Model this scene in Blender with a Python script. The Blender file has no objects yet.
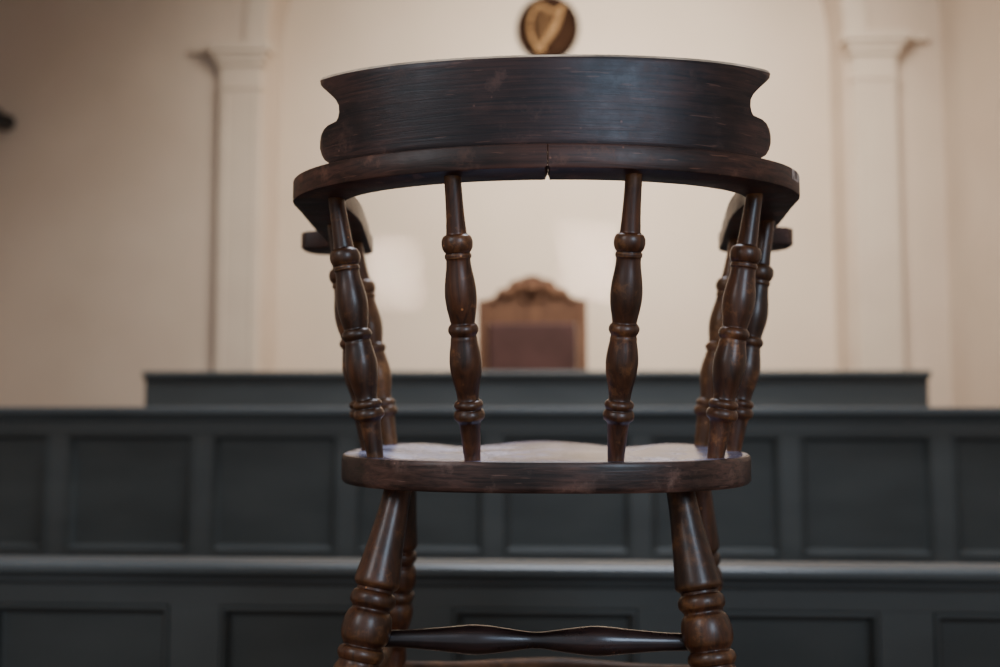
import bpy, math, random
from mathutils import Vector, Matrix
random.seed(4)
C = bpy.context.scene.collection
EYE = 1.28
TT = 0.76   # table top

# ---------------------------------------------------------------- materials
def new_mat(name):
    m = bpy.data.materials.new(name); m.use_nodes = True
    nt = m.node_tree; b = nt.nodes['Principled BSDF']
    return m, nt, b

def noisy(name, c1, c2, scale=(4,4,4), rough=0.5, r2=None, detail=6, lo=0.35, hi=0.65, bump=0.0, spec=0.5, coat=0.0, nscale=1.0):
    m, nt, b = new_mat(name)
    tc = nt.nodes.new('ShaderNodeTexCoord'); mp = nt.nodes.new('ShaderNodeMapping')
    mp.inputs['Scale'].default_value = scale
    n = nt.nodes.new('ShaderNodeTexNoise'); n.inputs['Scale'].default_value = nscale
    n.inputs['Detail'].default_value = detail
    r = nt.nodes.new('ShaderNodeValToRGB')
    r.color_ramp.elements[0].position = lo; r.color_ramp.elements[0].color = (*c1, 1)
    r.color_ramp.elements[1].position = hi; r.color_ramp.elements[1].color = (*c2, 1)
    L = nt.links
    L.new(tc.outputs['Object'], mp.inputs['Vector']); L.new(mp.outputs[0], n.inputs['Vector'])
    L.new(n.outputs['Fac'], r.inputs[0]); L.new(r.outputs[0], b.inputs['Base Color'])
    b.inputs['Roughness'].default_value = rough
    b.inputs['Specular IOR Level'].default_value = spec
    b.inputs['Coat Weight'].default_value = coat
    b.inputs['Coat Roughness'].default_value = 0.25
    if r2 is not None:
        mr = nt.nodes.new('ShaderNodeMapRange'); mr.inputs['To Min'].default_value = rough; mr.inputs['To Max'].default_value = r2
        L.new(n.outputs['Fac'], mr.inputs['Value']); L.new(mr.outputs[0], b.inputs['Roughness'])
    if bump:
        bp = nt.nodes.new('ShaderNodeBump'); bp.inputs['Strength'].default_value = bump; bp.inputs['Distance'].default_value = 0.002
        L.new(n.outputs['Fac'], bp.inputs['Height']); L.new(bp.outputs[0], b.inputs['Normal'])
    return m

def wood(name, dark, mid, worn, scale, wear=0.56, rough=0.3, edge=None, edgecol=None, coat=.3, wscale=30, bump=.35, tint=None, wwidth=.14, spec=.5, stain=.5, groove=None, nicks=True, coatr=.16, scratch=0):
    m, nt, b = new_mat(name); L = nt.links; N = nt.nodes.new
    tc = N('ShaderNodeTexCoord'); mp = N('ShaderNodeMapping'); mp.inputs['Scale'].default_value = scale
    L.new(tc.outputs['Object'], mp.inputs['Vector'])
    g = N('ShaderNodeTexNoise'); g.inputs['Scale'].default_value = 1; g.inputs['Detail'].default_value = 9; g.inputs['Roughness'].default_value=.62; g.inputs['Distortion'].default_value = 0.8
    L.new(mp.outputs[0], g.inputs['Vector'])
    def ramp(src, p0, p1, c0=(0,0,0), c1=(1,1,1)):
        r = N('ShaderNodeValToRGB'); e = r.color_ramp.elements
        e[0].position=p0; e[0].color=(*c0,1); e[1].position=p1; e[1].color=(*c1,1)
        L.new(src, r.inputs[0]); return r.outputs[0]
    def mix(fac, a, col):
        mx = N('ShaderNodeMix'); mx.data_type='RGBA'; L.new(fac, mx.inputs['Factor']); L.new(a, mx.inputs['A'])
        mx.inputs['B'].default_value=(*col,1); return mx.outputs['Result']
    base = ramp(g.outputs['Fac'], .34, .68, dark, mid)
    w = N('ShaderNodeTexNoise'); w.inputs['Scale'].default_value = wscale; w.inputs['Detail'].default_value = 8; w.inputs['Roughness'].default_value = .7
    L.new(tc.outputs['Object'], w.inputs['Vector'])
    base = mix(ramp(w.outputs['Fac'], wear, wear+wwidth), base, worn)
    s = N('ShaderNodeTexNoise'); s.inputs['Scale'].default_value = 11; s.inputs['Detail'].default_value = 5
    L.new(tc.outputs['Object'], s.inputs['Vector'])
    st = ramp(s.outputs['Fac'], .40, .60, (stain,)*3, (1.25,1.25,1.25))
    mm = N('ShaderNodeMix'); mm.data_type='RGBA'; mm.blend_type='MULTIPLY'; mm.inputs['Factor'].default_value=1
    L.new(base, mm.inputs['A']); L.new(st, mm.inputs['B']); base = mm.outputs['Result']
    if nicks:
        v = N('ShaderNodeTexVoronoi'); v.inputs['Scale'].default_value = 48; L.new(tc.outputs['Object'], v.inputs['Vector'])
        nick = ramp(v.outputs['Distance'], .04, .08, (1,1,1), (0,0,0))
        mk_ = N('ShaderNodeMath'); mk_.operation='MULTIPLY'; L.new(nick, mk_.inputs[0]); L.new(ramp(s.outputs['Fac'], .51,.55), mk_.inputs[1])
        base = mix(mk_.outputs[0], base, tuple(min(1,c*2.0) for c in worn))
    if scratch:
        mp2=N('ShaderNodeMapping'); mp2.inputs['Rotation'].default_value=(0,math.radians(38),0); mp2.inputs['Scale'].default_value=(22,22,260)
        L.new(tc.outputs['Object'], mp2.inputs['Vector'])
        sn=N('ShaderNodeTexNoise'); sn.inputs['Scale'].default_value=1; sn.inputs['Detail'].default_value=2; L.new(mp2.outputs[0], sn.inputs['Vector'])
        sr=ramp(sn.outputs['Fac'], .68,.72)
        sm=N('ShaderNodeMath'); sm.operation='MULTIPLY'; sm.inputs[1].default_value=scratch; L.new(sr, sm.inputs[0])
        base=mix(sm.outputs[0], base, tuple(min(1,c*2.0) for c in worn))
    if edge or groove:
        ge = N('ShaderNodeNewGeometry')
    if edge:
        ed = ramp(ge.outputs['Pointiness'], edge[0], edge[1])
        wm = N('ShaderNodeMath'); wm.operation='MULTIPLY'; L.new(ed, wm.inputs[0]); L.new(ramp(w.outputs['Fac'], .36, .56), wm.inputs[1])
        base = mix(wm.outputs[0], base, edgecol)
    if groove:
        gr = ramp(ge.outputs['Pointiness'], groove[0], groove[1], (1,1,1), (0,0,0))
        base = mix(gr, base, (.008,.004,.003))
    L.new(base, b.inputs['Base Color'])
    mr = N('ShaderNodeMapRange'); mr.inputs['To Min'].default_value = rough-.14; mr.inputs['To Max'].default_value = rough+.24
    L.new(w.outputs['Fac'], mr.inputs['Value']); L.new(mr.outputs[0], b.inputs['Roughness'])
    bp = N('ShaderNodeBump'); bp.inputs['Strength'].default_value = bump; bp.inputs['Distance'].default_value = 0.001
    ad = N('ShaderNodeMath'); ad.operation='ADD'; L.new(g.outputs['Fac'], ad.inputs[0]); L.new(w.outputs['Fac'], ad.inputs[1])
    L.new(ad.outputs[0], bp.inputs['Height']); L.new(bp.outputs[0], b.inputs['Normal'])
    b.inputs['Coat Weight'].default_value = coat; b.inputs['Coat Roughness'].default_value = coatr
    b.inputs['Specular IOR Level'].default_value = spec
    if tint: b.inputs['Specular Tint'].default_value = (*tint,1)
    return m

W_RAIL = wood('dark_walnut_rail', (.018,.007,.005), (.085,.031,.020), (.14,.060,.037), (8,44,190), .55, .38, (.56,.64), (.26,.15,.09), coat=0, spec=.45, scratch=.45, bump=.28)
W_CREST = wood('dark_walnut_crest', (.010,.005,.0045), (.060,.024,.017), (.088,.040,.028), (8,28,240), .57, .36, (.56,.66), (.30,.18,.11), coat=0, tint=(.86,.92,1), spec=.5, scratch=.45, bump=.28)
W_SCUFF = wood('scuffed_walnut', (.03,.012,.01), (.10,.05,.035), (.38,.32,.29), (30,60,90), .42, .5, coat=0, wscale=60, wwidth=.1)
W_STR = wood('dark_walnut_stretcher', (.014,.008,.008), (.042,.021,.018), (.08,.04,.028), (12,110,110), .62, .26, coat=.8, tint=(.75,.85,1), coatr=.2, bump=.15)
W_STR2 = wood('brown_walnut_stretcher', (.040,.016,.007), (.15,.064,.023), (.22,.10,.037), (12,110,110), .54, .5, coat=0, spec=.25)
W_EDGE = wood('worn_edge_painted_backlight', (.50,.38,.27), (.78,.63,.48), (.24,.14,.08), (14,60,60), .62, .5, coat=0, bump=.1)  # worn crest top edge; its pale colour also paints in the backlight
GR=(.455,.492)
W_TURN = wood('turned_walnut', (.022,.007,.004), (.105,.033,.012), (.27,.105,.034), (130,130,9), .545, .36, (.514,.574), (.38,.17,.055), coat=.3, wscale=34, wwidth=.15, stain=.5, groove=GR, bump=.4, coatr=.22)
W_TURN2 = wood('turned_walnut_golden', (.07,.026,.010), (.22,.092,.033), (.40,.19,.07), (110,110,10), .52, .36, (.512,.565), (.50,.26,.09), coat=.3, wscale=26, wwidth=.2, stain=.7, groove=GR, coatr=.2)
W_SEAT = wood('seat_walnut', (.020,.010,.008), (.115,.054,.040), (.18,.10,.075), (14,70,210), .56, .36, coat=.1, scratch=.35)
W_SEATTOP = wood('seat_top_painted_sheen', (.038,.032,.052), (.20,.195,.30), (.42,.44,.64), (9,30,30), .47, .20, coat=0, bump=.7, tint=(.50,.68,1), wscale=8, spec=.8, wwidth=.14)  # pale bluish base and tint paint in the cool reflection on the seat
WALL = noisy('painted_plaster', (.585,.475,.38), (.635,.525,.425), (1.5,1.5,1.5), .85, bump=.1)
WALLN = noisy('painted_plaster_niche', (.62,.51,.40), (.67,.555,.445), (1.2,1.2,1.2), .65, bump=.05)
TRIM = noisy('painted_trim', (.60,.50,.405), (.65,.55,.445), (2,2,2), .7)
CEIL = noisy('ceiling_paint', (.7,.63,.54), (.76,.69,.60), (1,1,1), .8)
FLOOR = noisy('floor_boards', (.07,.045,.03), (.13,.085,.055), (1,14,1), .5, bump=.2)
PEW = noisy('slate_green_paint', (.074,.081,.079), (.090,.098,.095), (3,3,9), .42, .52)
PEWP = noisy('slate_green_panel_paint', (.058,.064,.062), (.073,.080,.077), (3,3,9), .44, .54)
PEWC = noisy('slate_green_cap_paint', (.080,.092,.095), (.106,.120,.123), (2,8,8), .30, .42)
THR = noisy('throne_oak', (.075,.033,.017), (.135,.064,.033), (20,20,4), .65, spec=.25)
LEATHER = noisy('throne_leather', (.044,.018,.015), (.064,.027,.023), (6,6,6), .65, spec=.25)
EMB_D = noisy('emblem_dark', (.012,.006,.004), (.022,.011,.007), (9,9,9), .95, spec=.05)
EMB_F = noisy('emblem_field', (.026,.012,.007), (.042,.021,.012), (9,9,9), .95, spec=.05)
EMB_G = noisy('emblem_gold', (.30,.17,.075), (.40,.24,.115), (20,20,20), .85, spec=.15)
IRON = noisy('black_iron', (.01,.01,.011), (.02,.02,.022), (20,20,20), .5)
TABLE = noisy('table_oak', (.06,.03,.018), (.12,.065,.035), (3,40,40), .4)

# ---------------------------------------------------------------- helpers
def thing(name, loc, label, cat, **kw):
    e = bpy.data.objects.new(name, None); e.location = loc; e.empty_display_size = .1
    C.objects.link(e); e['label'] = label; e['category'] = cat
    for k, v in kw.items(): e[k] = v
    return e

def attach(o, p):
    if p is None: return
    o.parent = p
    o.matrix_parent_inverse = Matrix.Translation(-Vector(p.location))

def mk(name, V, F, mat, parent=None, smooth=False, bevel=0, seg=2, auto=None):
    me = bpy.data.meshes.new(name); me.from_pydata([tuple(v) for v in V], [], F); me.update()
    import bmesh
    bm = bmesh.new(); bm.from_mesh(me); bmesh.ops.recalc_face_normals(bm, faces=bm.faces); bm.to_mesh(me); bm.free()
    o = bpy.data.objects.new(name, me); C.objects.link(o); me.materials.append(mat)
    if smooth:
        for p in me.polygons: p.use_smooth = True
    if auto is not None:
        me.set_sharp_from_angle(angle=math.radians(auto))
    if bevel:
        b = o.modifiers.new('bevel', 'BEVEL'); b.width = bevel; b.segments = seg; b.limit_method = 'ANGLE'
    attach(o, parent)
    return o

def boxvf(V, F, x0,x1,y0,y1,z0,z1):
    n = len(V)
    V += [(x0,y0,z0),(x1,y0,z0),(x1,y1,z0),(x0,y1,z0),(x0,y0,z1),(x1,y0,z1),(x1,y1,z1),(x0,y1,z1)]
    F += [(n,n+3,n+2,n+1),(n+4,n+5,n+6,n+7),(n,n+1,n+5,n+4),(n+1,n+2,n+6,n+5),(n+2,n+3,n+7,n+6),(n+3,n,n+4,n+7)]

def boxes(name, lst, mat, parent=None, bevel=0, seg=2):
    V, F = [], []
    for b in lst: boxvf(V, F, *b)
    return mk(name, V, F, mat, parent, bevel=bevel, seg=seg)

def lathevf(V, F, p0, p1, prof, seg=28):
    p0, p1 = Vector(p0), Vector(p1); ax = p1-p0
    q = ax.to_track_quat('Z', 'Y'); X = q @ Vector((1,0,0)); Y = q @ Vector((0,1,0))
    n0 = len(V)
    for t, r in prof:
        c = p0 + ax*t
        for i in range(seg):
            a = 2*math.pi*i/seg
            V.append(c + X*(math.cos(a)*r) + Y*(math.sin(a)*r))
    m = len(prof)
    for j in range(m-1):
        for i in range(seg):
            a = n0+j*seg+i; b = n0+j*seg+(i+1)%seg
            F.append((a, b, b+seg, a+seg))
    F.append(tuple(n0+i for i in range(seg))[::-1]); F.append(tuple(n0+(m-1)*seg+i for i in range(seg)))

def lathe(name, p0, p1, prof, mat, parent=None, seg=32, zmin=None):
    V, F = [], []; lathevf(V, F, p0, p1, prof, seg)
    if zmin is not None: V=[Vector((v[0],v[1],max(v[2],zmin))) for v in V]
    return mk(name, V, F, mat, parent, smooth=True, auto=42)

def dens(prof, n=6):
    out = []
    P = prof
    for i in range(len(P)-1):
        p0 = P[max(i-1,0)]; p1 = P[i]; p2 = P[i+1]; p3 = P[min(i+2,len(P)-1)]
        for k in range(n):
            u = k/n
            t = p1[0]+(p2[0]-p1[0])*u
            m1 = (p2[1]-p0[1])/max(p2[0]-p0[0],1e-4)*(p2[0]-p1[0]); m2 = (p3[1]-p1[1])/max(p3[0]-p1[0],1e-4)*(p2[0]-p1[0])
            lim = 3*abs(p2[1]-p1[1])
            m1 = max(-lim,min(lim,m1)); m2 = max(-lim,min(lim,m2))
            r = (2*u**3-3*u**2+1)*p1[1]+(u**3-2*u**2+u)*m1+(-2*u**3+3*u**2)*p2[1]+(u**3-u**2)*m2
            out.append((t, r))
    out.append(P[-1])
    return out

# ================================================================ SETTING
HX = 2.68; HL=4.0; YB = 6.6; YN = 6.95; ZC = 6.3; R = 2.0; ZS = 3.74; XO=.035
def struct(o, name=None):
    o['kind'] = 'structure'; return o
V, F = [], []
def quad(a,b,c,d):
    n=len(V); V.extend([a,b,c,d]); F.append((n,n+1,n+2,n+3))
quad((-HL,YB,0),(XO-R,YB,0),(XO-R,YB,ZC),(-HL,YB,ZC))
quad((XO+R,YB,0),(HX,YB,0),(HX,YB,ZC),(XO+R,YB,ZC))
N=48
for i in range(N):
    a0=math.pi*(1-i/N); a1=math.pi*(1-(i+1)/N)
    x0,z0=XO+R*math.cos(a0),ZS+R*math.sin(a0); x1,z1=XO+R*math.cos(a1),ZS+R*math.sin(a1)
    quad((x0,YB,z0),(x1,YB,z1),(x1,YB,ZC),(x0,YB,ZC))
    quad((x0,YB,z0),(x1,YB,z1),(x1,YN,z1),(x0,YN,z0))
quad((XO-R,YB,0),(XO-R,YN,0),(XO-R,YN,ZS),(XO-R,YB,ZS))
quad((XO+R,YB,0),(XO+R,YN,0),(XO+R,YN,ZS),(XO+R,YB,ZS))
struct(mk('wall_back', V, F, WALL))
struct(boxes('wall_niche', [(-R-.1,R+.15,YN,YN+.1,0,ZC)], WALLN))
struct(boxes('wall_left', [(-HL-.1,-HL,-3,YB+.4,0,ZC)], WALL))
struct(boxes('wall_right', [(HX,HX+.1,-3,YB+.4,0,ZC)], WALL))
struct(boxes('ceiling', [(-HL,HX,-3,YN,ZC,ZC+.1)], CEIL))
struct(boxes('floor', [(-HL,HX,-3,YN,-.1,0)], FLOOR))
struct(boxes('floor.001', [(-HL,HX,2.95,YN,0,.34)], FLOOR))
struct(boxes('floor.002', [(-HL,HX,4.35,YN,.34,.62)], FLOOR))
V, F = [], []
for i in range(N+1):
    a=math.pi*(1-i/N)
    for rr,yy in ((R-.0,YB-.001),(R-.0,YB-.03),(R+.15,YB-.03),(R+.15,YB-.001)):
        V.append((XO+rr*math.cos(a),yy,ZS+.03+rr*math.sin(a)))
for i in range(N):
    for k in range(4):
        a=i*4+k; b=i*4+(k+1)%4; F.append((a,b,b+4,a+4))
F += [(0,1,2,3),(N*4,N*4+1,N*4+2,N*4+3)]
struct(mk('trim_1', V, F, TRIM))
for k,s in ((2,-1),(3,1)):
    xo = XO+(.02 if s>0 else 0)
    def sx(a,b): return (xo+min(s*a,s*b), xo+max(s*a,s*b))
    L=[]
    L.append((*sx(2.01,2.30), YB-.08, YB, .62, ZS-.14))
    L.append((*sx(2.035,2.06), YB-.087, YB-.07, .9, ZS-.35)); L.append((*sx(2.245,2.27), YB-.087, YB-.07, .9, ZS-.35))
    L.append((*sx(2.00,2.31), YB-.09, YB, ZS-.31, ZS-.29))
    L.append((*sx(1.99,2.32), YB-.10, YB, ZS-.14, ZS-.09))
    L.append((*sx(1.97,2.35), YB-.115, YB, ZS-.09, ZS-.05))
    L.append((*sx(1.94,2.38), YB-.13, YB, ZS-.05, ZS+.015))
    L.append((*sx(2.38,2.52), YB-.055, YB, ZS-.035, ZS+.015))
    L.append((*sx(1.99,2.33), YB-.11, YB, .62, .95))
    struct(boxes('trim_%d'%k, L, TRIM, bevel=.004))

# ================================================================ PEWS
def pew(name, label, Y, x0, x1, zf, zt, stiles, sw, ptop, pbot, seat=True):
    e = thing(name, ((x0+x1)/2, Y, zf), label, 'pew')
    yb = Y+.05
    L = [(x0,x1,Y,yb-.012,zt-.05-ptop,zt-.03), (x0,x1,Y,yb-.012,zf,pbot)]
    zlo, zhi = pbot, zt-.05-ptop
    edges=[x0]
    for s in stiles:
        L.append((s-sw/2,s+sw/2,Y,yb-.012,zlo,zhi)); edges += [s-sw/2,s+sw/2]
    edges.append(x1)
    boxes('panel_frame', L, PEW, e, bevel=.0015)
    boxes('back_board', [(x0,x1,yb-.012,yb,zf,zt-.03)], PEWP, e)
    for i in range(0,len(edges),2):
        a,b=edges[i],edges[i+1]
        if b-a<.06: continue
        V,F=[],[]
        rings=[(0,Y+.003),(.003,Y-.003),(.010,Y-.004),(.016,Y+.006),(.019,Y+.020),(.026,Y+.024)]
        for d,y in rings:
            V+= [(a+d,y,zlo+d),(b-d,y,zlo+d),(b-d,y,zhi-d),(a+d,y,zhi-d)]
        for j in range(len(rings)-1):
            for k in range(4):
                p=j*4+k; q=j*4+(k+1)%4; F.append((p,q,q+4,p+4))
        n=(len(rings)-1)*4; F.append((n,n+1,n+2,n+3))
        mk('panel', V,F,PEWP,e)
    prof=[(-.030,0),(-.042,-.008),(-.042,-.022),(-.032,-.028),(-.024,-.032),(-.014,-.050),(0,-.054),(.05,-.054),(.05,-.03),(.056,-.024),(.056,-.004),(.050,0)]
    V,F=[],[]
    for x in (x0,x1):
        for y,z in prof: V.append((x,Y+y,zt+z))
    m=len(prof)
    for k in range(m): F.append((k,(k+1)%m,m+(k+1)%m,m+k))
    F += [tuple(range(m)), tuple(range(m,2*m))[::-1]]
    mk('cap_rail',V,F,PEWC,e,bevel=.002)
    if seat:
        boxes('bench_seat', [(x0,x1,yb,yb+.34,zf+.42,zf+.45)], PEW, e, bevel=.004)
        for xs in (x0+.02,-.02,x1-.06):
            boxes('bench_support', [(xs,xs+.04,yb,yb+.30,zf,zf+.42)], PEW, e)
    return e
pew('panelled_pew','low slate-green painted pew with recessed panels and moulded cap',2.25,-2.62,2.62,0,.909,[-2.44,-1.9,-1.36,-.815,-.278,.262,.80,1.34,1.88,2.42],.118,.052,.30)
pew('panelled_pew.001','taller slate-green panelled pew with moulded cap rail on a step',3.57,-2.62,2.62,.34,1.254,[-2.37,-1.825,-1.276,-.735,-.195,.338,.872,1.41,1.95,2.49],.072,.05,.72)
pew("judges_bench",'long slate-green judge\'s bench with flat cap on raised dais',4.85,-2.04,1.86,.62,1.425,[-1.5,-.96,-.42,.12,.66,1.2],.08,.20,.75,seat=False)
bpy.data.objects['judges_bench']['category']='bench'
boxes('desk_top', [(-2.04,1.86,4.9,5.25,1.34,1.37)], PEWC, bpy.data.objects['judges_bench'], bevel=.003)

# ================================================================ TABLE
t = thing('table',(0,1.24,0),'sturdy dark oak courtroom table carrying the wooden armchair','table')
boxes('table_top',[(-.75,.75,.75,1.72,TT-.035,TT)],TABLE,t,bevel=.006)
for b_ in [(-.66,.66,.83,.855,TT-.13,TT-.035),(-.66,.66,1.62,1.645,TT-.13,TT-.035),(-.66,-.635,.855,1.62,TT-.13,TT-.035),(.635,.66,.855,1.62,TT-.13,TT-.035)]:
    boxes('apron',[b_],TABLE,t)
for x in (-.65,.65):
    for y in (.845,1.63):
        lathe('leg',(x,y,TT-.035),(x,y,0),[(0,.035),(.18,.035),(.2,.025),(.24,.038),(.3,.03),(.7,.024),(.85,.03),(.9,.022),(1,.026)],TABLE,t,20)

# ================================================================ CAPTAIN'S CHAIR
CX=-.004; Y0=1.02; FZ=TT+.001
ch = thing('wooden_armchair',(CX,1.3,FZ),'dark walnut captain\'s armchair with turned spindles, seen from behind, on table','chair')
ZB0, ZB1 = EYE+.246, EYE+.273
def ell(a,b,cy,n):
    return [(a*math.sin(math.pi/2*i/n), cy-b*math.cos(math.pi/2*i/n)) for i in range(n+1)]
outer = ell(.317,.20,.20,28)+[(.320,.24),(.324,.28),(.328,.32),(.333,.38),(.336,.43),(.338,.47),(.341,.50),(.347,.512),(.365,.520),(.386,.525),(.396,.536),(.399,.560),(.397,.585),(.385,.602),(.360,.607)]
inner = ell(.254,.142,.20,28)+[(.252,.24),(.2525,.28),(.255,.32),(.261,.37),(.267,.42),(.272,.46),(.276,.49),(.279,.51),(.281,.525),(.283,.54),(.284,.555),(.285,.57),(.287,.585),(.296,.602),(.320,.6065)]
SEAM=.0055
def arm_half(s):
    V,F=[],[]
    bw=.032; bh=.07
    sec=[(0,bh*.5+.03),(0,.5),(0,1-bh*.5-.03),(bw*.3,1-bh*.3),(bw,1),(.5,1),(1-bw,1),(1-bw*.3,1-bh*.3),(1,1-bh*.5-.03),(1,.5),(1,bh*.5+.03),(1-bw*.3,bh*.3),(1-bw,0),(.5,0),(bw,0),(bw*.3,bh*.3)]
    m=len(sec)
    pts=list(zip(outer,inner))
    yi=pts[0][1][1]
    st=[((SEAM*s+.00006,0.0010),(SEAM*s+.00006,yi),.0,.0,.24),((SEAM*s+.0008,0),(SEAM*s+.0008,yi),0,0,.16 if s>0 else .20),((SEAM*s+(.0022 if s>0 else .0032),0),(SEAM*s+(.0022 if s>0 else .0032),yi),0,0,0)]
    for p in pts[1:]: st.append((p[0],p[1],0,0,0))
    for o_,i_,iw,ih,hm in st:
        for w,h in sec:
            w=iw+(1-2*iw)*w; h=max(ih+(1-2*ih)*h, hm*(.5+.5*w))
            x=o_[0]+(i_[0]-o_[0])*w; y=o_[1]+(i_[1]-o_[1])*w
            V.append((CX+s*x, Y0+y, ZB0+(ZB1-ZB0)*h))
    for j in range(len(st)-1):
        for k in range(m):
            a=j*m+k; b=j*m+(k+1)%m; F.append((a,b,b+m,a+m))
    F.append(tuple(range(m))); n=(len(st)-1)*m; F.append(tuple(range(n,n+m)))
    o=mk('arm_rail',V,F,W_RAIL,ch,smooth=True,auto=28)
    if s>0:
        o.data.materials.append(W_SCUFF)
        for p in o.data.polygons:
            js=[i//m for i in p.vertices]; ks=[i%m for i in p.vertices]
            if min(js)>=23 and max(js)<=28 and all(k in (1,2,3,4) for k in ks): p.material_index=1
    return o
arm_half(-1); arm_half(1)
W=[(0,.243),(.003,.249),(.008,.256),(.015,.2605),(.023,.2630),(.031,.2630),(.038,.2610),(.043,.2570),(.0460,.2510),(.0470,.2440),(.0480,.2390),(.051,.2365),(.057,.2350),(.064,.2355),(.070,.2390),(.076,.2450),(.082,.252),(.087,.2580),(.0905,.2615),(.0955,.2625),(.0982,.2610)]
NU=72
V,F=[],[]
def crest_pt(x,off,h):
    a,b=.306,.186
    th=math.asin(max(-1,min(1,x/a)))
    y=.2-b*math.cos(th)
    nx,ny=-math.sin(th)/a, math.cos(th)/b
    l=math.hypot(nx,ny)
    lean=-.007*(h/.094)
    hh=h+ (h/.0945)**2*.008*(x/.26)**2
    return (CX+x+nx/l*off, Y0+y-.004+ny/l*off+lean, ZB1-.0005+hh)
rows=len(W)
for side,off in ((0,0),(1,.021)):
    for j,(h,w) in enumerate(W):
        for i in range(NU+1):
            u=-1+2*i/NU; x=u*w
            o_=off*(1-.25*h/.094) if side else 0
            if j==0 and side==0: o_+=.0012
            if j==rows-1: o_ += (.0016 if side==0 else -.0022)
            V.append(crest_pt(x,o_,h))
n1=rows*(NU+1)
for j in range(rows-1):
    for i in range(NU):
        a=j*(NU+1)+i; F.append((a,a+1,a+NU+2,a+NU+1)); b=n1+a; F.append((b,b+NU+1,b+NU+2,b+1))
for i in range(NU):
    F.append((i,n1+i,n1+i+1,i+1)); a=(rows-1)*(NU+1)+i; F.append((a,a+1,n1+a+1,n1+a))
for j in range(rows-1):
    a=j*(NU+1); F.append((a,a+NU+1,n1+a+NU+1,n1+a)); a+=NU; F.append((a,n1+a,n1+a+NU+1,a+NU+1))
cr=mk('crest_rail',V,F,W_CREST,ch,smooth=True,auto=35)
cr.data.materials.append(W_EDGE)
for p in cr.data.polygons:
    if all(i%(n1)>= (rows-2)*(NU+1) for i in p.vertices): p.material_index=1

# seat
ZST=EYE-.069; ZSB=EYE-.104
def seat_pt(th,rho):
    c,s_=math.cos(th),math.sin(th)
    e=2.6 if s_<0 else 3.0
    a=.267; b=.24 if s_<0 else .225
    r=((abs(c)/a)**e+(abs(s_)/b)**e)**(-1/e)
    return r*c*rho, r*s_*rho
def seat_h(x,y,rho):
    f=min(1,max(0,(.93-rho)/.3)); f=f*f*(3-2*f)
    back=min(1,max(0,(.16-y)/.2))
    d=-.012*f*back
    fr=min(1,max(0,(y-.02)/.18))
    d+=fr*(.0040*math.exp(-(x/.06)**2)-.0050*math.exp(-((abs(x)-.12)/.045)**2)+.0025*math.exp(-((abs(x)-.21)/.05)**2))
    return d
V,F=[],[]; NT=96
rh=[.0,.1,.2,.3,.4,.5,.6,.68,.75,.82,.88,.93,.965,.985]
CYs=1.33
for r_ in rh:
    for i in range(NT):
        th=2*math.pi*i/NT; x,y=seat_pt(th,max(r_,.002)); V.append((CX+x,CYs+y,ZST+seat_h(x,y,r_)))
RR=((.993,-.0008),(.998,-.003),(1,-.006),(1.0,-.018),(1.0,-.029),(.997,-.033),(.990,-.035))
for r_,dz in RR:
    for i in range(NT):
        th=2*math.pi*i/NT; x,y=seat_pt(th,r_)
        hh=seat_h(x,y,1) if dz>-.012 else 0
        V.append((CX+x,CYs+y,ZST+dz+hh))
nr=len(rh)+len(RR)
for j in range(nr-1):
    for i in range(NT):
        a=j*NT+i; b=j*NT+(i+1)%NT; F.append((a,b,b+NT,a+NT))
F.append(tuple(range(NT))); F.append(tuple(range((nr-1)*NT,nr*NT)))
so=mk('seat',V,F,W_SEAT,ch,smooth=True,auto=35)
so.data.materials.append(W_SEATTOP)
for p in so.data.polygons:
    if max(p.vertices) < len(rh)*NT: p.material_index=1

SP=dens([(0,.0094),(.10,.0099),(.19,.0114),(.197,.0122),(.202,.0150),(.214,.0170),(.228,.0176),(.242,.0170),(.254,.0152),(.259,.0138),(.265,.0150),(.275,.0150),(.281,.0138),(.31,.0144),(.36,.0170),(.40,.0180),(.44,.0171),(.49,.0141),(.499,.0138),(.505,.0156),(.513,.0169),(.520,.0173),(.527,.0169),(.535,.0156),(.541,.0144),(.55,.0150),(.562,.0153),(.60,.0174),(.635,.0183),(.68,.0168),(.73,.0134),(.762,.0124),(.767,.0146),(.774,.0162),(.781,.0166),(.789,.0158),(.795,.0147),(.801,.0162),(.810,.0175),(.818,.0178),(.828,.0170),(.838,.0138),(.845,.0124),(.90,.0110),(1,.0088)],4)
zt=ZB0+.002; zb=ZST-.004
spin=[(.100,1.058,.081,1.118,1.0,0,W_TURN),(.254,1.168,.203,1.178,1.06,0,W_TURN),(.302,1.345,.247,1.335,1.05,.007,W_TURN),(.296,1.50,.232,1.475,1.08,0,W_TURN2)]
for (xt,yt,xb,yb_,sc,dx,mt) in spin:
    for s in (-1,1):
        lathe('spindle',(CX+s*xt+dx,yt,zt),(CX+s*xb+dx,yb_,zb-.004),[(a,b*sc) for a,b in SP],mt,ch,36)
LG=dens([(0,.0165),(.06,.0175),(.12,.0196),(.20,.0234),(.255,.0266),(.272,.0270),(.280,.0250),(.286,.0218),(.292,.0218),(.298,.0248),(.306,.0266),(.316,.0272),(.326,.0264),(.333,.0240),(.338,.0224),(.343,.0226),(.352,.0258),(.372,.0284),(.396,.0291),(.418,.0276),(.432,.0238),(.438,.0230),(.444,.0260),(.458,.0276),(.470,.0256),(.476,.0238),(.50,.0276),(.53,.0272),(.56,.0235),(.58,.0215),(.59,.0250),(.61,.0270),(.63,.0245),(.64,.020),(.70,.022),(.80,.0225),(.90,.0180),(.95,.0165),(.96,.020),(.98,.021),(1,.018)],4)
zl=ZSB+.002
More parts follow.
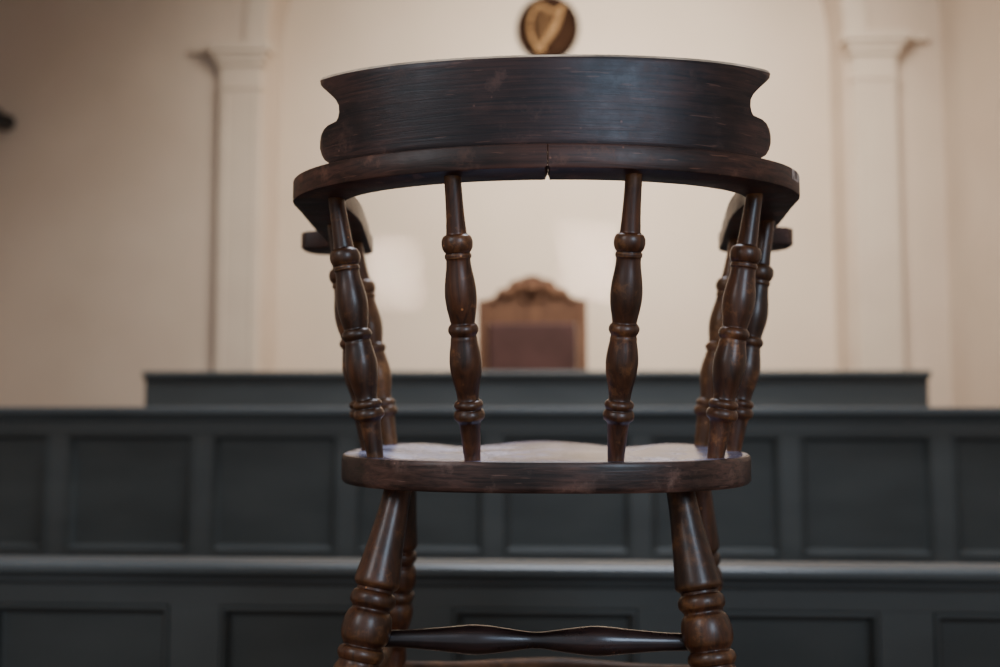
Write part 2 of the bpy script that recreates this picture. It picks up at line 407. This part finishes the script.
for (xa,ya,xb,yb_,sc) in ((-.180,1.185,-.260,1.085,1),(.158,1.185,.220,1.085,1),(-.207,1.45,-.243,1.51,.82),(.224,1.45,.250,1.51,.82)):
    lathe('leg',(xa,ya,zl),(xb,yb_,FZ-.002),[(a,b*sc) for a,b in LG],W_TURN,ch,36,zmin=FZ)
ST=dens([(0,.0095),(.05,.0098),(.12,.0104),(.22,.0136),(.32,.0170),(.40,.0140),(.48,.0096),(.5,.0094),(.52,.0096),(.60,.0140),(.68,.0170),(.78,.0136),(.88,.0104),(.95,.0098),(1,.0095)],4)
lathe('stretcher',(-.211,1.158,EYE-.280),(.183,1.158,EYE-.280),ST,W_STR,ch,28)
S2=dens([(0,.009),(.2,.010),(.5,.0175),(.8,.010),(1,.009)],6)
lathe('stretcher',(-.228,1.49,EYE-.403),(.240,1.49,EYE-.403),S2,W_STR2,ch,28)
for (xa,xb) in ((-.228,-.232),(.198,.244)):
    lathe('stretcher',(xa,1.125,EYE-.345),(xb,1.490,EYE-.355),S2,W_STR2,ch,24)

# ================================================================ THRONE
TX=-.09; TY=5.95; TZ=.62
th = thing('judges_chair',(TX,TY,TZ),"high-backed carved oak judge's chair with dark leather back",'chair')
boxes('back_frame',[(TX-.335,TX-.275,TY,TY+.06,TZ,1.895),(TX+.275,TX+.335,TY,TY+.06,TZ,1.895),(TX-.275,TX+.275,TY,TY+.05,1.75,1.875),(TX-.275,TX+.275,TY,TY+.05,TZ+.5,TZ+.6)],THR,th,bevel=.004)
boxes('back_cushion',[(TX-.271,TX+.271,TY-.035,TY+.03,TZ+.58,1.752)],LEATHER,th,bevel=.02,seg=3)
pts=[(-.28,0),(-.282,.03),(-.26,.045),(-.24,.042),(-.225,.070),(-.205,.10),(-.175,.11),(-.155,.106),(-.14,.145),(-.105,.168),(-.065,.17),(-.048,.187),(0,.197)]
full=pts+[(-x,z) for x,z in pts[::-1][1:]]
V,F=[],[]
zb_=1.868
full=[(x,z*.92) for x,z in full]
for y in (TY,TY+.045):
    for x,z in full: V.append((TX+x,y,zb_+z))
m=len(full)
F.append(tuple(range(m))); F.append(tuple(range(m,2*m))[::-1])
for k in range(m): F.append((k,(k+1)%m,m+(k+1)%m,m+k))
def ball(V,F,c,r,sy=.5,seg=12):
    prof=[(.5-.5*math.cos(math.pi*i/8), max(.0005,math.sin(math.pi*i/8)*r)) for i in range(9)]
    lathevf(V,F,(c[0],c[1]-r*sy,c[2]),(c[0],c[1]+r*sy,c[2]),prof,seg)
for x,z,r in ((0,.09,.048),(-.08,.09,.032),(.08,.09,.032),(-.135,.06,.030),(.135,.06,.030),(-.19,.055,.026),(.19,.055,.026),(-.24,.020,.020),(.24,.020,.020),(0,.03,.022),(-.06,.03,.022),(.06,.03,.022)):
    ball(V,F,(TX+x,TY,zb_+z),r,1.2)
mk('carved_crest',V,F,THR,th,bevel=.003)
boxes('seat',[(TX-.33,TX+.33,TY-.52,TY+.02,TZ+.36,TZ+.42)],THR,th,bevel=.01)
boxes('seat_cushion',[(TX-.30,TX+.30,TY-.50,TY-.04,TZ+.42,TZ+.49)],LEATHER,th,bevel=.02,seg=3)
for s in (-1,1):
    boxes('arm',[(TX+s*.30-.03,TX+s*.30+.03,TY-.46,TY+.005,TZ+.64,TZ+.68)],THR,th,bevel=.012)
    lathe('arm_support',(TX+s*.30,TY-.42,TZ+.64),(TX+s*.30,TY-.42,TZ+.42),[(0,.02),(.2,.03),(.4,.018),(.6,.028),(.8,.018),(1,.024)],THR,th,16)
    lathe('leg',(TX+s*.29,TY-.47,TZ+.36),(TX+s*.29,TY-.47,TZ),[(0,.03),(.2,.035),(.3,.02),(.6,.032),(.8,.018),(.9,.03),(1,.02)],THR,th,16)

# ================================================================ HARP EMBLEM
EX=0.015; EZ=3.985; EY=YN; OV=1.06
em = thing('harp_emblem',(EX,EY,EZ-.2),'oval dark wooden state emblem with gold harp on plaster wall','emblem')
V,F=[],[]; lathevf(V,F,(EX,EY,EZ),(EX,EY-.03,EZ),[(0,.215),(1,.215)],48)
V=[(v[0],v[1],EZ+(v[2]-EZ)*OV) for v in V]
mk('backboard',V,F,EMB_F,em)
V,F=[],[]
n=48;k=12
for i in range(n):
    a=2*math.pi*i/n
    for j in range(k):
        b=2*math.pi*j/k; rr=.210+.018*math.cos(b)
        V.append((EX+rr*math.cos(a),EY-.028+.016*math.sin(b),EZ+OV*rr*math.sin(a)))
for i in range(n):
    for j in range(k):
        F.append((i*k+j,((i+1)%n)*k+j,((i+1)%n)*k+(j+1)%k,i*k+(j+1)%k))
mk('rim',V,F,EMB_D,em,smooth=True)
def tube(V,F,pts,radf,seg=10):
    n0=len(V)
    for i,p in enumerate(pts):
        p=Vector(p); q=Vector(pts[min(i+1,len(pts)-1)])-Vector(pts[max(i-1,0)])
        qq=q.to_track_quat('Z','Y'); r=radf(i/(len(pts)-1))
        for j in range(seg):
            a=2*math.pi*j/seg
            V.append(p+qq@Vector((math.cos(a)*r,math.sin(a)*r,0)))
    for i in range(len(pts)-1):
        for j in range(seg):
            a=n0+i*seg+j;b=n0+i*seg+(j+1)%seg; F.append((a,b,b+seg,a+seg))
    F.append(tuple(n0+j for j in range(seg))); e=n0+(len(pts)-1)*seg; F.append(tuple(e+j for j in range(seg)))
def bez(p0,p1,p2,p3,n=16):
    return [tuple((1-t)**3*p0[i]+3*(1-t)**2*t*p1[i]+3*(1-t)*t*t*p2[i]+t**3*p3[i] for i in range(2)) for t in [k/n for k in range(n+1)]]
V,F=[],[]
def H(l): return [(EX+x,EY-.042,EZ+z) for x,z in l]
pil=bez((-.085,.150),(-.165,.05),(-.135,-.10),(-.06,-.165))
neck=bez((-.085,.150),(-.03,.21),(.0,.055),(.105,.140))
box_=bez((.105,.140),(.075,.03),(.01,-.08),(-.06,-.165))
tube(V,F,H(pil),lambda t:.011+.004*math.sin(t*math.pi)); tube(V,F,H(neck),lambda t:.014); tube(V,F,H(box_),lambda t:.011+.014*math.sin(t*math.pi))
tube(V,F,H([(-.095,-.168),(-.06,-.180),(-.02,-.170)]),lambda t:.013)
tube(V,F,H([(.09,.140),(.118,.166),(.135,.148)]),lambda t:.012)
mk('harp_frame',V,F,EMB_G,em,smooth=True)
for i in range(4):
    u=(i+1.3)/6; a=neck[int(round(u*16))]
    cand=[p for p in pil+box_ if p[1]<a[1]-.04]
    best=min(cand,key=lambda p:abs(p[0]-a[0])+(.0 if p[0]>-.08 else .02))
    V,F=[],[]; tube(V,F,H([a,best]),lambda t:.0034,6); mk('harp_string',V,F,EMB_G,em)

# ================================================================ WALL LAMP
lz=3.24; lx=-3.82
wl = thing('wall_lamp',(lx,YB,lz),'small black iron wall lamp on plaster wall','lamp')
lathe('backplate',(lx,YB,lz),(lx,YB-.02,lz),[(0,.06),(.7,.06),(1,.045)],IRON,wl,24)
V,F=[],[]; tube(V,F,[(lx,YB-.01,lz),(lx,YB-.07,lz+.01),(lx,YB-.11,lz+.05)],lambda t:.011); mk('bracket',V,F,IRON,wl,smooth=True)
lathe('lamp_shade',(lx,YB-.11,lz+.07),(lx,YB-.11,lz-.06),[(0,.015),(.15,.03),(.6,.065),(.9,.085),(1,.085)],IRON,wl,24)

# ================================================================ LIGHTS
def area(name,loc,tgt,sx,sy,e,col,spread=None):
    l=bpy.data.lights.new(name,'AREA'); l.shape='RECTANGLE'; l.size=sx; l.size_y=sy; l.energy=e; l.color=col
    if spread: l.spread=math.radians(spread)
    o=bpy.data.objects.new(name,l); C.objects.link(o); o.location=loc
    o.rotation_euler=(Vector(tgt)-Vector(loc)).to_track_quat('-Z','Y').to_euler(); return o
area('ceiling_light',(.45,4.1,4.6),(.3,6.9,2.1),2.0,1.2,132,(1,.905,.785),112)
area('skylight',(.3,2.7,4.2),(.1,1.9,.9),1.8,1.2,105,(.82,.88,1))
area('side_window',(1.05,-1.1,2.2),(0,1.1,1.55),.8,.9,24,(.64,.80,1))
area('front_window',(-1.7,-.6,2.7),(0,1.2,1.3),.7,1.0,14,(.92,.95,1))
area('window_shaft',(-2.3,4.2,3.3),(-1.10,6.95,2.20),.30,.42,.50,(1,.94,.88),3.5)
area('window_shaft.001',(-1.2,4.2,3.3),(.33,6.95,2.27),.38,.48,.66,(1,.94,.88),3.5)
w=bpy.data.worlds.new('world'); bpy.context.scene.world=w; w.use_nodes=True
w.node_tree.nodes['Background'].inputs[0].default_value=(.84,.84,.88,1); w.node_tree.nodes['Background'].inputs[1].default_value=.45

# ================================================================ CAMERA
cam=bpy.data.cameras.new('camera'); co=bpy.data.objects.new('camera',cam); C.objects.link(co)
cam.lens=35; cam.sensor_width=36; co.location=(0,0,EYE)
co.rotation_euler=(math.radians(93.91),0,math.radians(2.77))
cam.dof.use_dof=True; cam.dof.focus_distance=1.09; cam.dof.aperture_fstop=2.4
cam.clip_start=.02
bpy.context.scene.camera=co
